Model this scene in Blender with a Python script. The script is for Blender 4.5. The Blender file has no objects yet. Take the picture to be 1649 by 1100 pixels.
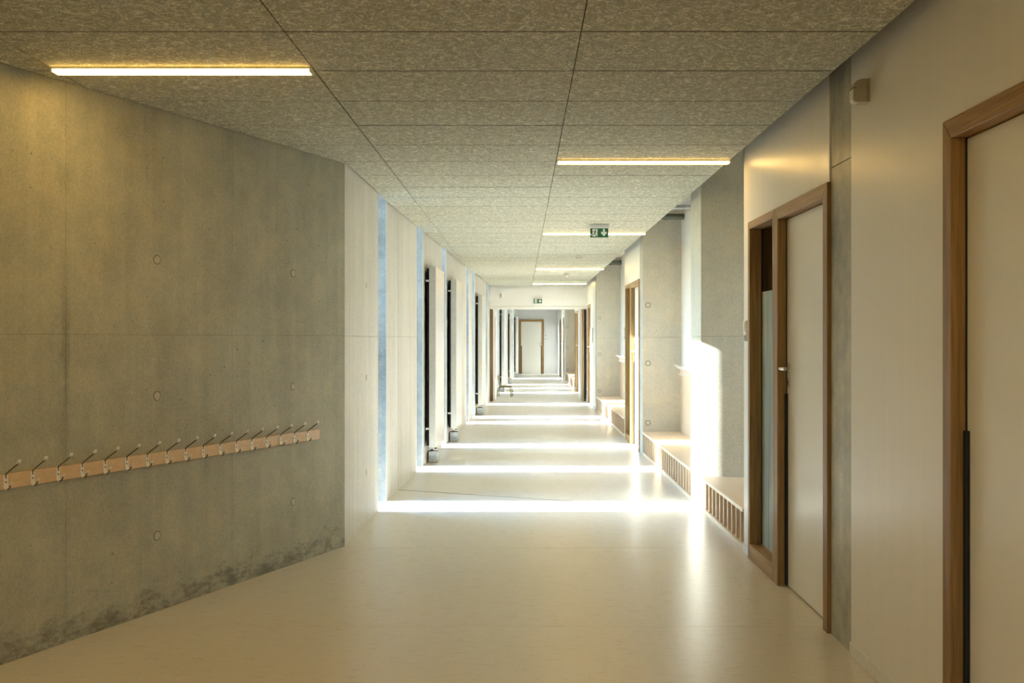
import bpy, bmesh, math, random
from mathutils import Vector, Matrix
random.seed(7)
SC = bpy.context.scene
COL = SC.collection

# ------------------------------------------------------------------ camera
cam_d = bpy.data.cameras.new('camera'); cam = bpy.data.objects.new('camera', cam_d); COL.objects.link(cam)
cam.location = (0, 0, 1.475); cam.rotation_euler = (math.pi/2, 0, 0)
cam_d.sensor_width = 36.0; cam_d.lens = 1604/1649*36.0
cam_d.shift_x = -15.5/1649; cam_d.shift_y = -4.0/1649
cam_d.clip_start = 0.05; cam_d.clip_end = 300
SC.camera = cam

# ------------------------------------------------------------------ world, sun, exposure
SUN_EL = math.atan(0.46)
W = bpy.data.worlds.new('world'); SC.world = W; W.use_nodes = True
wn = W.node_tree.nodes; wl = W.node_tree.links; wn.clear()
sky = wn.new('ShaderNodeTexSky'); sky.sky_type = 'NISHITA'; sky.sun_disc = False
sky.sun_elevation = SUN_EL; sky.sun_rotation = math.radians(-90)
sky.air_density = 1.2; sky.dust_density = 0.4; sky.ozone_density = 3.0
bg = wn.new('ShaderNodeBackground'); bg.inputs['Strength'].default_value = 1.65
wo = wn.new('ShaderNodeOutputWorld')
tint = wn.new('ShaderNodeMix'); tint.data_type = 'RGBA'; tint.blend_type = 'MULTIPLY'; tint.inputs[0].default_value = 1.0
tint.inputs[7].default_value = (0.74, 0.97, 1.26, 1)
wl.new(sky.outputs[0], tint.inputs[6]); wl.new(tint.outputs[2], bg.inputs[0]); wl.new(bg.outputs[0], wo.inputs[0])
sun_d = bpy.data.lights.new('sun', 'SUN'); sun = bpy.data.objects.new('sun', sun_d); COL.objects.link(sun)
sun_d.energy = 22.0; sun_d.angle = math.radians(0.5); sun_d.color = (0.95, 0.98, 1.05)
sd = Vector((math.cos(SUN_EL), 0.0, -math.sin(SUN_EL)))
sun.rotation_euler = sd.to_track_quat('-Z', 'Y').to_euler(); sun.location = (-8, 14, 6)
vs = SC.view_settings
vs.view_transform = 'Standard'; vs.look = 'None'; vs.gamma = 1.0; vs.use_curve_mapping = False
vs.exposure = 1.36
LAMP_WATT = 10.0
cy = SC.cycles
cy.max_bounces = 12; cy.diffuse_bounces = 8; cy.glossy_bounces = 4; cy.adaptive_threshold = 0.04; cy.transparent_max_bounces = 12
cy.sample_clamp_indirect = 8.0; cy.use_denoising = True
cy.caustics_reflective = False; cy.caustics_refractive = False

# ------------------------------------------------------------------ material helpers
MATS = {}
def new_mat(name):
    m = bpy.data.materials.new(name); m.use_nodes = True
    nt = m.node_tree; nt.nodes.clear()
    out = nt.nodes.new('ShaderNodeOutputMaterial'); p = nt.nodes.new('ShaderNodeBsdfPrincipled')
    nt.links.new(p.outputs[0], out.inputs[0]); MATS[name] = m
    return m, nt, p
def nd(nt, typ, ins=None, **props):
    n = nt.nodes.new(typ)
    for k, v in props.items(): setattr(n, k, v)
    if ins:
        for k, v in ins.items():
            if hasattr(v, 'is_linked') or hasattr(v, 'links'): nt.links.new(v, n.inputs[k])
            else: n.inputs[k].default_value = v
    return n
def mth(nt, op, a, b=None, c=None, clamp=False):
    n = nt.nodes.new('ShaderNodeMath'); n.operation = op; n.use_clamp = clamp
    for i, v in enumerate((a, b, c)):
        if v is None: continue
        if hasattr(v, 'links'): nt.links.new(v, n.inputs[i])
        else: n.inputs[i].default_value = v
    return n.outputs[0]
def mixc(nt, fac, a, b, mode='MIX'):
    n = nt.nodes.new('ShaderNodeMix'); n.data_type = 'RGBA'; n.blend_type = mode
    for idx, v in ((0, fac), (6, a), (7, b)):
        if hasattr(v, 'links'): nt.links.new(v, n.inputs[idx])
        elif idx == 0: n.inputs[0].default_value = v
        else: n.inputs[idx].default_value = (*v, 1)
    return n.outputs[2]
def mrange(nt, v, a, b, c=0.0, d=1.0, smooth=False):
    n = nt.nodes.new('ShaderNodeMapRange')
    if smooth: n.interpolation_type = 'SMOOTHSTEP'
    nt.links.new(v, n.inputs[0])
    for i, x in enumerate((a, b, c, d)): n.inputs[i+1].default_value = x
    return n.outputs[0]
def wpos(nt, scale=(1, 1, 1), off=(0, 0, 0), obj=False):
    if obj:
        src = nt.nodes.new('ShaderNodeTexCoord').outputs['Object']
    else:
        src = nt.nodes.new('ShaderNodeNewGeometry').outputs['Position']
    mp = nt.nodes.new('ShaderNodeMapping'); nt.links.new(src, mp.inputs[0])
    mp.inputs['Scale'].default_value = scale; mp.inputs['Location'].default_value = off
    return mp.outputs[0]
def noise(nt, vec, scale, detail=4, rough=0.55, dist=0.0):
    return nd(nt, 'ShaderNodeTexNoise', {'Vector': vec, 'Scale': scale, 'Detail': detail, 'Roughness': rough, 'Distortion': dist}).outputs[0]
def bump(nt, p, h, strength, dist):
    b = nd(nt, 'ShaderNodeBump', {'Height': h, 'Strength': strength, 'Distance': dist})
    nt.links.new(b.outputs[0], p.inputs['Normal'])

def concrete(name, base, streak=0.10, cloud=0.35, rough=0.6, foot_stain=False, pits=1.0, spec=0.35):
    m, nt, p = new_mat(name)
    c1 = noise(nt, wpos(nt), 1.3, 4, 0.62)
    c2 = noise(nt, wpos(nt, off=(5, 2, 9)), 7.0, 4, 0.65)
    st = noise(nt, wpos(nt, (9, 9, 0.35)), 1.0, 3, 0.6)
    fine = noise(nt, wpos(nt), 75, 2, 0.6)
    v = nd(nt, 'ShaderNodeTexVoronoi', {'Vector': wpos(nt), 'Scale': 21.0, 'Randomness': 1.0})
    rad = nd(nt, 'ShaderNodeSeparateColor', {0: v.outputs['Color']})
    size = mrange(nt, rad.outputs[0], 0.70, 1.0, 0.0, 0.13)
    pit = mth(nt, 'MULTIPLY', mth(nt, 'LESS_THAN', v.outputs['Distance'], size), pits)
    k = mth(nt, 'ADD', mrange(nt, c1, 0.25, 0.75, -cloud*.5, cloud*.5), mrange(nt, c2, 0.25, 0.75, -cloud*.28, cloud*.28))
    k = mth(nt, 'ADD', k, mrange(nt, st, 0.3, 0.7, -streak, streak))
    k = mth(nt, 'ADD', k, mrange(nt, fine, 0.3, 0.7, -0.11, 0.11))
    k = mth(nt, 'ADD', k, 1.0)
    if foot_stain:
        z = nd(nt, 'ShaderNodeSeparateXYZ', {0: nt.nodes.new('ShaderNodeNewGeometry').outputs['Position']}).outputs[2]
        sn = noise(nt, wpos(nt, (1.5, 1.5, 3.4), off=(3, 1, 4)), 3.6, 8, 0.80)
        low = mrange(nt, z, 0.0, 0.38, 0.27, -0.10)
        sm = mrange(nt, mth(nt, 'ADD', sn, low), 0.62, 0.84, 0.0, 0.52, True)
        k = mth(nt, 'MULTIPLY', k, mth(nt, 'SUBTRACT', 1.0, sm))
        # dark water stain along the form joint
        sp = nd(nt, 'ShaderNodeVectorMath', {0: nt.nodes.new('ShaderNodeNewGeometry').outputs['Position'], 1: (0.39105, 0.92037, 0.0)}, operation='DOT_PRODUCT').outputs['Value']
        js = mth(nt, 'ABSOLUTE', mth(nt, 'SUBTRACT', sp, 0.39105*-2.356+0.92037*4.5+0.3654))
        wob = noise(nt, wpos(nt, (1, 1, 1.5)), 6.0, 6, 0.7)
        near = mrange(nt, mth(nt, 'SUBTRACT', js, mth(nt, 'MULTIPLY', mth(nt, 'SUBTRACT', wob, 0.47), 0.10)), 0.004, 0.03, 1.0, 0.0, True)
        zz = mth(nt, 'MULTIPLY', mrange(nt, z, 0.75, 1.35, 0.25, 1.0, True), mrange(nt, z, 1.5, 2.0, 1.0, 0.0, True))
        k = mth(nt, 'MULTIPLY', k, mth(nt, 'SUBTRACT', 1.0, mth(nt, 'MULTIPLY', mth(nt, 'MULTIPLY', near, zz), 0.24)))
    k = mth(nt, 'MULTIPLY', k, mth(nt, 'SUBTRACT', 1.0, mth(nt, 'MULTIPLY', pit, 0.55)))
    col = mixc(nt, mrange(nt, c2, 0.3, 0.7), (base[0]*0.97, base[1]*1.0, base[2]*1.03), (base[0]*1.03, base[1]*1.0, base[2]*0.95))
    cm = nd(nt, 'ShaderNodeVectorMath', {0: col}, operation='SCALE'); nt.links.new(k, cm.inputs['Scale'])
    nt.links.new(cm.outputs[0], p.inputs['Base Color'])
    p.inputs['Roughness'].default_value = rough; p.inputs['Specular IOR Level'].default_value = spec
    h = mth(nt, 'SUBTRACT', mth(nt, 'MULTIPLY', fine, 0.35), pit)
    bump(nt, p, h, 0.35, 0.004)
    return m
def paint(name, col, rough=0.45, tex=0.02, streak=0.02, bmp=0.05, rv=0.04):
    m, nt, p = new_mat(name)
    a = noise(nt, wpos(nt, (14, 14, 0.5)), 1.0, 3, 0.6)
    b = noise(nt, wpos(nt), 220, 2, 0.5)
    k = mth(nt, 'ADD', mrange(nt, a, 0.3, 0.7, 1-streak, 1+streak), mrange(nt, b, 0.3, 0.7, -tex, tex))
    rgb = nt.nodes.new('ShaderNodeRGB'); rgb.outputs[0].default_value = (*col, 1)
    cm = nd(nt, 'ShaderNodeVectorMath', {0: rgb.outputs[0]}, operation='SCALE'); nt.links.new(k, cm.inputs['Scale'])
    nt.links.new(cm.outputs[0], p.inputs['Base Color'])
    r = mrange(nt, a, 0.3, 0.7, rough-rv, rough+rv); nt.links.new(r, p.inputs['Roughness'])
    if bmp: bump(nt, p, mth(nt, 'MULTIPLY', a, .6), bmp, 0.004)
    return m
def wood(name, dark, light, axis='Z', rough=0.45, scale=1.0):
    m, nt, p = new_mat(name)
    s = {'X': (1.2, 26, 26), 'Y': (26, 1.2, 26), 'Z': (26, 26, 1.2)}[axis]
    s = tuple(x*scale for x in s)
    g = noise(nt, wpos(nt, s), 1.6, 6, 0.65, 0.6)
    s2 = {'X': (4, 240, 240), 'Y': (240, 4, 240), 'Z': (240, 240, 4)}[axis]
    f = noise(nt, wpos(nt, s2), 1.0, 2, 0.5)
    t = mth(nt, 'ADD', mrange(nt, g, 0.3, 0.7, 0, 0.8), mrange(nt, f, 0.35, 0.65, -0.1, 0.25), clamp=True)
    nt.links.new(mixc(nt, t, dark, light), p.inputs['Base Color'])
    p.inputs['Roughness'].default_value = rough; p.inputs['Specular IOR Level'].default_value = 0.4
    bump(nt, p, f, 0.12, 0.002)
    return m
def plain(name, col, rough=0.5, metal=0.0, spec=0.5, var=0.06, vscale=30):
    m, nt, p = new_mat(name)
    n = noise(nt, wpos(nt), vscale, 3)
    a = tuple(c*(1-var) for c in col); b = tuple(min(1, c*(1+var)) for c in col)
    nt.links.new(mixc(nt, mrange(nt, n, 0.3, 0.7), a, b), p.inputs['Base Color'])
    p.inputs['Roughness'].default_value = rough; p.inputs['Metallic'].default_value = metal
    p.inputs['Specular IOR Level'].default_value = spec
    return m

concrete('concrete_wall', (0.415, 0.42, 0.345), streak=0.07, cloud=0.36, foot_stain=True)
concrete('concrete_pier', (0.54, 0.525, 0.475), streak=0.10, cloud=0.12, rough=0.55, pits=0.5)
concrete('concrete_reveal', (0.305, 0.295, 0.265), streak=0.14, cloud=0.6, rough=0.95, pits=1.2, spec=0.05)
concrete('concrete_fin', (0.50, 0.475, 0.395), streak=0.04, cloud=0.20, rough=0.6)
concrete('concrete_column', (0.44, 0.43, 0.345), streak=0.14, cloud=0.9, rough=0.40, pits=1.3)
concrete('concrete_slab', (0.60, 0.58, 0.53), cloud=0.12)
paint('white_wall_paint', (0.85, 0.82, 0.74), 0.33, streak=0.02)
paint('white_lintel_paint', (0.78, 0.77, 0.735), 0.5, streak=0.01)
paint('door_leaf_paint', (0.84, 0.825, 0.755), 0.30, streak=0.004, bmp=0.0, rv=0.0)
paint('end_wall_paint', (0.70, 0.70, 0.70), 0.5, streak=0.005)
wood('oak_upright', (0.20, 0.105, 0.032), (0.43, 0.26, 0.10), 'Z')
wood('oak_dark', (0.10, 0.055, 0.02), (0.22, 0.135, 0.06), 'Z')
wood('oak_head', (0.25, 0.135, 0.045), (0.50, 0.31, 0.13), 'Y')
wood('oak_head_cross', (0.25, 0.135, 0.045), (0.50, 0.31, 0.13), 'X')
wood('birch_board', (0.66, 0.47, 0.29), (0.80, 0.61, 0.41), 'Y', 0.42)
wood('birch_bench', (0.74, 0.58, 0.40), (0.84, 0.69, 0.51), 'Y', 0.38)
wood('birch_upright', (0.66, 0.49, 0.31), (0.78, 0.61, 0.42), 'Z', 0.45)
wood('red_brown_wood', (0.20, 0.07, 0.025), (0.34, 0.14, 0.055), 'Z')
plain('black_rubber_and_shade', (0.008, 0.008, 0.008), 0.55)
plain('black_metal_and_shade', (0.006, 0.007, 0.006), 0.6, 0.0, 0.2)
plain('panel_edge_shade', (0.075, 0.068, 0.05), 0.9, var=0.3)  # shade of the ceiling joints put into the colour of the panel sides
plain('dark_seam', (0.10, 0.09, 0.07), 0.8)
plain('joint_filler', (0.16, 0.15, 0.13), 0.7)
plain('tie_ring', (0.10, 0.095, 0.07), 0.8, var=0.25, vscale=90)
plain('tie_plug', (0.50, 0.49, 0.42), 0.7, var=0.2, vscale=60)
plain('white_enamel', (0.53, 0.52, 0.48), 0.3)
plain('hook_enamel', (0.86, 0.85, 0.80), 0.3)
plain('hook_arm_shade', (0.16, 0.145, 0.11), 0.35, 0.5)  # white arms coloured dark, shade of their undersides painted in
plain('white_plastic', (0.80, 0.79, 0.74), 0.38)
plain('beige_plastic', (0.42, 0.38, 0.28), 0.35)
plain('grey_plastic', (0.42, 0.43, 0.42), 0.4)
plain('steel', (0.62, 0.60, 0.56), 0.3, 1.0)
plain('galvanised', (0.42, 0.45, 0.45), 0.38, 1.0, var=0.2, vscale=18)
plain('dark_duct', (0.13, 0.15, 0.11), 0.5, 0.6)
plain('sign_green', (0.015, 0.12, 0.055), 0.35)
plain('sign_housing', (0.62, 0.62, 0.60), 0.4)
plain('detector_beige', (0.58, 0.55, 0.47), 0.5)
plain('sign_white', (0.80, 0.86, 0.78), 0.4)
plain('chair_green', (0.15, 0.175, 0.012), 0.45)
plain('screw_dark', (0.03, 0.03, 0.03), 0.5)
plain('ground_paving', (0.16, 0.18, 0.15), 0.9, var=0.15, vscale=2)
plain('window_frame_grey', (0.30, 0.31, 0.32), 0.5)

def lino():
    m, nt, p = new_mat('linoleum')
    a = noise(nt, wpos(nt), 0.9, 5, 0.6); b = noise(nt, wpos(nt, (1, 7, 1)), 9, 3, 0.65); c = noise(nt, wpos(nt), 160, 2)
    t = mth(nt, 'ADD', mrange(nt, a, .3, .7, 0, .5), mrange(nt, b, .3, .7, .12, .38))
    t = mth(nt, 'ADD', t, mrange(nt, c, .3, .7, -.12, .12), clamp=True)
    nt.links.new(mixc(nt, t, (0.71, 0.675, 0.595), (0.735, 0.705, 0.625)), p.inputs['Base Color'])
    r = mth(nt, 'ADD', mrange(nt, b, .3, .7, 0.27, 0.32), mrange(nt, c, .3, .7, -.02, .02))
    nt.links.new(r, p.inputs['Roughness'])
    p.inputs['Specular IOR Level'].default_value = 0.75
    bump(nt, p, b, 0.014, 0.004)
    return m
lino()
def woodwool():
    m, nt, p = new_mat('wood_wool')
    tot = None
    for i, (sc, of, fr) in enumerate(((13, (0, 0, 0), 30), (18, (7, 3, 1), 32), (25, (2, 9, 5), 26))):
        v = noise(nt, wpos(nt, off=of), sc, 1.5, 0.4, 0.7)
        s = mth(nt, 'SINE', mth(nt, 'MULTIPLY', v, fr))
        ln = mrange(nt, s, 0.70, 0.97, 0, 1, True)
        msk = mrange(nt, noise(nt, wpos(nt, off=(of[2], of[0], of[1])), sc*1.7, 2), 0.4, 0.58, 0.15, 1)
        ln = mth(nt, 'MULTIPLY', ln, msk)
        tot = ln if tot is None else mth(nt, 'MAXIMUM', tot, ln)
    fine = noise(nt, wpos(nt), 190, 3, 0.6)
    cl = noise(nt, wpos(nt), 22, 4, 0.6)
    t = mth(nt, 'ADD', mth(nt, 'MULTIPLY', tot, 0.62), mrange(nt, fine, .3, .7, -.08, .34))
    t = mth(nt, 'ADD', t, mrange(nt, cl, .3, .7, -.12, .12), clamp=True)
    nt.links.new(mixc(nt, t, (0.32, 0.315, 0.235), (0.84, 0.825, 0.69)), p.inputs['Base Color'])
    p.inputs['Roughness'].default_value = 0.85; p.inputs['Specular IOR Level'].default_value = 0.2
    bump(nt, p, mth(nt, 'ADD', tot, mth(nt, 'MULTIPLY', fine, .5)), 0.5, 0.004)
    return m
woodwool()
def glass(name, tint, refl=0.06):
    m = bpy.data.materials.new(name); m.use_nodes = True; nt = m.node_tree; nt.nodes.clear(); MATS[name] = m
    o = nt.nodes.new('ShaderNodeOutputMaterial'); t = nt.nodes.new('ShaderNodeBsdfTransparent'); g = nt.nodes.new('ShaderNodeBsdfGlossy')
    t.inputs[0].default_value = (*tint, 1); g.inputs['Roughness'].default_value = 0.02
    mx = nt.nodes.new('ShaderNodeMixShader'); fr = nt.nodes.new('ShaderNodeFresnel'); fr.inputs[0].default_value = 1.45
    nt.links.new(fr.outputs[0], mx.inputs[0])
    nt.links.new(t.outputs[0], mx.inputs[1]); nt.links.new(g.outputs[0], mx.inputs[2]); nt.links.new(mx.outputs[0], o.inputs[0])
glass('clear_glass', (0.95, 0.97, 0.96)); glass('green_glass', (0.55, 0.66, 0.60))
def film():
    m, nt, p = new_mat('frosted_film')
    v = wpos(nt, (1, 60, 1)); n = noise(nt, v, 1.0, 1)
    nt.links.new(mixc(nt, mrange(nt, n, .4, .6), (0.34, 0.43, 0.38), (0.52, 0.60, 0.54)), p.inputs['Base Color'])
    p.inputs['Roughness'].default_value = 0.22
film()
def emis(name, col, strength):
    m = bpy.data.materials.new(name); m.use_nodes = True; nt = m.node_tree; nt.nodes.clear(); MATS[name] = m
    o = nt.nodes.new('ShaderNodeOutputMaterial'); e = nt.nodes.new('ShaderNodeEmission')
    e.inputs[0].default_value = (*col, 1); e.inputs[1].default_value = strength
    nt.links.new(e.outputs[0], o.inputs[0])
emis('lamp_glow', (1.0, 0.60, 0.17), LAMP_WATT)

# ------------------------------------------------------------------ mesh helpers
class MB:
    def __init__(s): s.v = []; s.f = []; s.sm = []; s.mi = []
    def add(s, vs, fs, smooth=False, mi=0):
        o = len(s.v); s.v += [tuple(x) for x in vs]
        for f in fs: s.f.append([i+o for i in f]); s.sm.append(smooth); s.mi.append(mi)
        return s
    def box(s, a, b, mi=0):
        x0, y0, z0 = [min(p, q) for p, q in zip(a, b)]; x1, y1, z1 = [max(p, q) for p, q in zip(a, b)]
        vs = [(x0,y0,z0),(x1,y0,z0),(x1,y1,z0),(x0,y1,z0),(x0,y0,z1),(x1,y0,z1),(x1,y1,z1),(x0,y1,z1)]
        return s.add(vs, [(0,3,2,1),(4,5,6,7),(0,1,5,4),(1,2,6,5),(2,3,7,6),(3,0,4,7)], mi=mi)
    def prism(s, poly, z0, z1, mi=0):            # counter-clockwise outline in x, y
        n = len(poly); vs = [(x, y, z0) for x, y in poly]+[(x, y, z1) for x, y in poly]
        fs = [tuple(range(n))[::-1], tuple(range(n, 2*n))]+[(i, (i+1) % n, n+(i+1) % n, n+i) for i in range(n)]
        return s.add(vs, fs, mi=mi)
    def extrude(s, poly, o, u, v, w, mi=0):      # outline in the plane o+u,v extruded by w
        o, u, v, w = Vector(o), Vector(u), Vector(v), Vector(w)
        n = len(poly); vs = [o+u*a+v*b for a, b in poly]; vs += [p+w for p in vs]
        fs = [tuple(range(n))[::-1], tuple(range(n, 2*n))]+[(i, (i+1) % n, n+(i+1) % n, n+i) for i in range(n)]
        return s.add(vs, fs, mi=mi)
    def tube(s, pts, r, seg=8, caps=True, mi=0, up=None, rx=None):
        pts = [Vector(p) for p in pts]; rings = []; o = len(s.v); prev = None
        for i, p in enumerate(pts):
            t = (pts[min(i+1, len(pts)-1)]-pts[max(i-1, 0)]).normalized()
            if prev is None:
                a = Vector(up) if up else (Vector((0, 0, 1)) if abs(t.z) < .9 else Vector((1, 0, 0)))
            else: a = prev
            n = (a-t*a.dot(t)).normalized(); prev = n; b = t.cross(n)
            rings.append([p+n*(r*math.cos(2*math.pi*k/seg))+b*((rx or r)*math.sin(2*math.pi*k/seg)) for k in range(seg)])
        vs = [q for rg in rings for q in rg]; fs = []
        for i in range(len(pts)-1):
            for k in range(seg):
                fs.append((i*seg+k, i*seg+(k+1) % seg, (i+1)*seg+(k+1) % seg, (i+1)*seg+k))
        s.add(vs, fs, True, mi)
        if caps:
            m = (len(pts)-1)*seg
            s.add(rings[0], [tuple(range(seg))[::-1]], False, mi); s.add(rings[-1], [tuple(range(seg))], False, mi)
        return s
    def strip(s, pts, width, thick, wdir, mi=0):  # flat bar along pts, width along wdir
        pts = [Vector(p) for p in pts]; wd = Vector(wdir).normalized(); vs = []
        for i, p in enumerate(pts):
            t = (pts[min(i+1, len(pts)-1)]-pts[max(i-1, 0)]).normalized(); n = t.cross(wd).normalized()
            vs += [p+wd*width/2+n*thick/2, p-wd*width/2+n*thick/2, p-wd*width/2-n*thick/2, p+wd*width/2-n*thick/2]
        fs = [(0, 1, 2, 3), tuple(reversed([len(vs)-4+k for k in range(4)]))]
        for i in range(len(pts)-1):
            for k in range(4): fs.append((i*4+k, i*4+4+k, i*4+4+(k+1) % 4, i*4+(k+1) % 4))
        return s.add(vs, fs, mi=mi)
    def lathe(s, prof, o, axis, seg=20, mi=0, smooth=True):  # prof: (radius, height along axis)
        o = Vector(o); ax = Vector(axis).normalized(); a = ax.orthogonal().normalized(); b = ax.cross(a)
        vs = []; n = len(prof)
        for r, h in prof:
            for k in range(seg):
                t = 2*math.pi*k/seg; vs.append(o+ax*h+a*(r*math.cos(t))+b*(r*math.sin(t)))
        fs = []
        for i in range(n-1):
            for k in range(seg): fs.append((i*seg+k, i*seg+(k+1) % seg, (i+1)*seg+(k+1) % seg, (i+1)*seg+k))
        s.add(vs, fs, smooth, mi)
        s.add([vs[k] for k in range(seg)], [tuple(range(seg))[::-1]], False, mi)
        s.add([vs[(n-1)*seg+k] for k in range(seg)], [tuple(range(seg))], False, mi)
        return s
    def mesh(s, name, mats, bevel=0.0, seg=1):
        me = bpy.data.meshes.new(name); me.from_pydata(s.v, [], s.f)
        for i, p in enumerate(me.polygons): p.use_smooth = s.sm[i]; p.material_index = s.mi[i]
        for m in mats: me.materials.append(MATS[m])
        bm = bmesh.new(); bm.from_mesh(me)
        bmesh.ops.remove_doubles(bm, verts=bm.verts, dist=1e-6) if bevel else None
        bmesh.ops.recalc_face_normals(bm, faces=bm.faces)
        if bevel:
            bmesh.ops.bevel(bm, geom=[e for e in bm.edges if len(e.link_faces) == 2 and e.calc_face_angle(0) > 0.5], offset=bevel, segments=seg, affect='EDGES', profile=0.5)
        bm.to_mesh(me); bm.free()
        return me
    def build(s, name, mats, parent=None, bevel=0.0, seg=1):
        if isinstance(mats, str): mats = [mats]
        return link(name, s.mesh(name, mats, bevel, seg), parent)
def link(name, me, parent=None, loc=None, rot=None):
    o = bpy.data.objects.new(name, me); COL.objects.link(o)
    if parent is not None: o.parent = parent
    if loc is not None: o.location = loc
    if rot is not None: o.rotation_euler = rot
    return o
def tag(o, label, cat=None, group=None, kind=None):
    o['label'] = label
    if cat: o['category'] = cat
    if group: o['group'] = group
    if kind: o['kind'] = kind
    return o
def thing(name, label, cat, loc=(0, 0, 0), rz=0.0, group=None, kind=None):
    return tag(link(name, None, None, loc, (0, 0, rz)), label, cat, group, kind)
def bx(name, a, b, mat, parent=None, bevel=0.0):
    return MB().box(a, b).build(name, mat, parent, bevel)
def copy_tree(o, parent=None):
    c = o.copy(); COL.objects.link(c)
    if parent is not None: c.parent = parent
    for ch in list(o.children): copy_tree(ch, c)
    return c

# ------------------------------------------------------------------ plan of the place (metres, camera above the origin)
H_CEIL = 2.72; Z_SLAB = 3.15; XR = 1.54; XN = 2.03; XCE = 1.449
P0 = Vector((-2.356, 4.5)); CORNER = Vector((-1.2585, 7.083)); U = (CORNER-P0).normalized(); NRM = Vector((U.y, -U.x)); LEN = (CORNER-P0).length
def XL(y):                                   # inner face of the window wall
    if y <= 8.53: return CORNER.x+(y-CORNER.y)*(-1.227-CORNER.x)/(8.53-CORNER.y)
    return -1.245+0.0327*(y-8.57)
def left(y):
    return P0.x+(y-P0.y)*U.x/U.y if y < CORNER.y else XL(y)
T_WALL = 0.36
WINDOWS = [(8.52, 9.06), (11.06, 11.56), (13.52, 14.02), (17.30, 17.82), (18.53, 19.06), (22.24, 22.76), (27.1, 27.6), (29.55, 30.07), (32.0, 32.55), (36.9, 37.45), (41.55, 41.70)]
Y_END = 42.2; Y_BACK = -5.0
Z_JOINT = 1.497
TIE_Z = (1.905, 1.166, 0.409)

# ---- ground outside, floor
g = bx('ground', (-60, -30, -0.30), (-1.9, 80, -0.12), 'ground_paving'); tag(g, 'pale paving outside along the window wall', 'ground', kind='structure')
fl = MB().prism([(-6.5, Y_BACK), (4.8, Y_BACK), (4.8, Y_END+.3), (left(Y_END)-.45, Y_END+.3), (XL(8.6)-.4, 8.6), (XL(7.2)-.4, 7.0)], -0.12, -0.003).build('floor', 'dark_seam')
tag(fl, 'glossy beige linoleum floor of the corridor', 'floor', kind='structure')
seams = [Y_BACK, -2.61, -0.68, 1.25, 3.18, 5.11, 7.04, 8.97, 10.9, 12.83, 14.76, 16.69, 18.62, 20.55, 22.48, 24.41, 26.34, 28.27, 30.2, 32.13, 34.06, 35.99, 37.92, 39.85, Y_END+.2]
for y0, y1 in zip(seams[:-1], seams[1:]):
    def xl(y): return max(-6.4, left(y)-.05) if y < 7.2 else left(y)-.02
    ys = [y0+.0014, y1-.0014]
    if y0 < CORNER.y < y1: ys = [y0+.0014, CORNER.y, CORNER.y+.02, y1-.0014]
    poly = [(4.7, ys[0]), (4.7, ys[-1])]+[(xl(y), y) for y in reversed(ys)]
    MB().prism(poly, -0.003, 0.0).build('floor_sheet', 'linoleum', fl)
ej = MB()                                    # the skew expansion joint let into the floor
a = Vector((XL(9.74), 9.74)); b = Vector((XR, 8.62)); d = (b-a).normalized(); q = Vector((-d.y, d.x))*0.006
ej.prism([tuple(a-q), tuple(b-q), tuple(b+q), tuple(a+q)], -0.002, 0.0012).build('expansion_joint', 'joint_filler', fl)

# ---- slab over everything
sl = MB().prism([(-6.5, Y_BACK-.2), (4.9, Y_BACK-.2), (4.9, Y_END+.4), (left(Y_END)-.40, Y_END+.4), (XL(8.6)-T_WALL-.02, 8.6), (XL(7.2)-T_WALL-.02, 6.9), (-6.5, -2)], Z_SLAB, Z_SLAB+.25).build('ceiling_slab', 'concrete_slab')
tag(sl, 'pale concrete slab above the suspended ceiling', 'slab', kind='structure')
# ---- closing walls behind the camera and far out of sight
HW = (-3.4, -2.2, 1.1, 2.3)                  # unseen window added behind the viewpoint to light the foreground
wbk = MB().box((-6.5, Y_BACK-.2, 0), (HW[0], Y_BACK, Z_SLAB)).box((HW[1], Y_BACK-.2, 0), (4.9, Y_BACK, Z_SLAB)).box((HW[0], Y_BACK-.2, 0), (HW[1], Y_BACK, HW[2])).box((HW[0], Y_BACK-.2, HW[3]), (HW[1], Y_BACK, Z_SLAB)).build('wall_back', 'white_wall_paint')
tag(wbk, 'white wall closing the hall behind the viewpoint', 'wall', kind='structure')
hw = thing('window_12', 'unseen window added behind the viewpoint to light the foreground', 'window', kind='structure')
m = MB()
for xx in (HW[0], (HW[0]+HW[1])/2-.03, HW[1]-.06): m.box((xx, Y_BACK-.15, HW[2]), (xx+.06, Y_BACK-.08, HW[3]))
m.build('window_frame', 'window_frame_grey', hw)
bx('pane', (HW[0]+.06, Y_BACK-.12, HW[2]), (HW[1]-.06, Y_BACK-.11, HW[3]), 'clear_glass', hw)
hp = bpy.data.lights.new('window_portal', 'AREA'); hp.shape = 'RECTANGLE'; hp.size = HW[1]-HW[0]; hp.size_y = HW[3]-HW[2]; hp.cycles.is_portal = True
hpo = bpy.data.objects.new('window_portal', hp); COL.objects.link(hpo); hpo.location = ((HW[0]+HW[1])/2, Y_BACK-.16, (HW[2]+HW[3])/2); hpo.rotation_euler = (math.pi/2, 0, 0)
for nm, a, b, mt, lb in (('wall_outer', (4.7, Y_BACK, 0), (4.9, Y_END+.2, Z_SLAB), 'white_wall_paint', 'outer wall of the rooms to the right'),):
    tag(bx(nm, a, b, mt), lb, 'wall', kind='structure')
tag(MB().prism([(-6.7, Y_BACK-.2), (-6.5, Y_BACK-.2), (-6.3, -1.0), (-6.5, -.9)], 0, Z_SLAB).build('wall_side', 'white_wall_paint'), 'side wall of the hall behind the viewpoint', 'wall', kind='structure')

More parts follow.
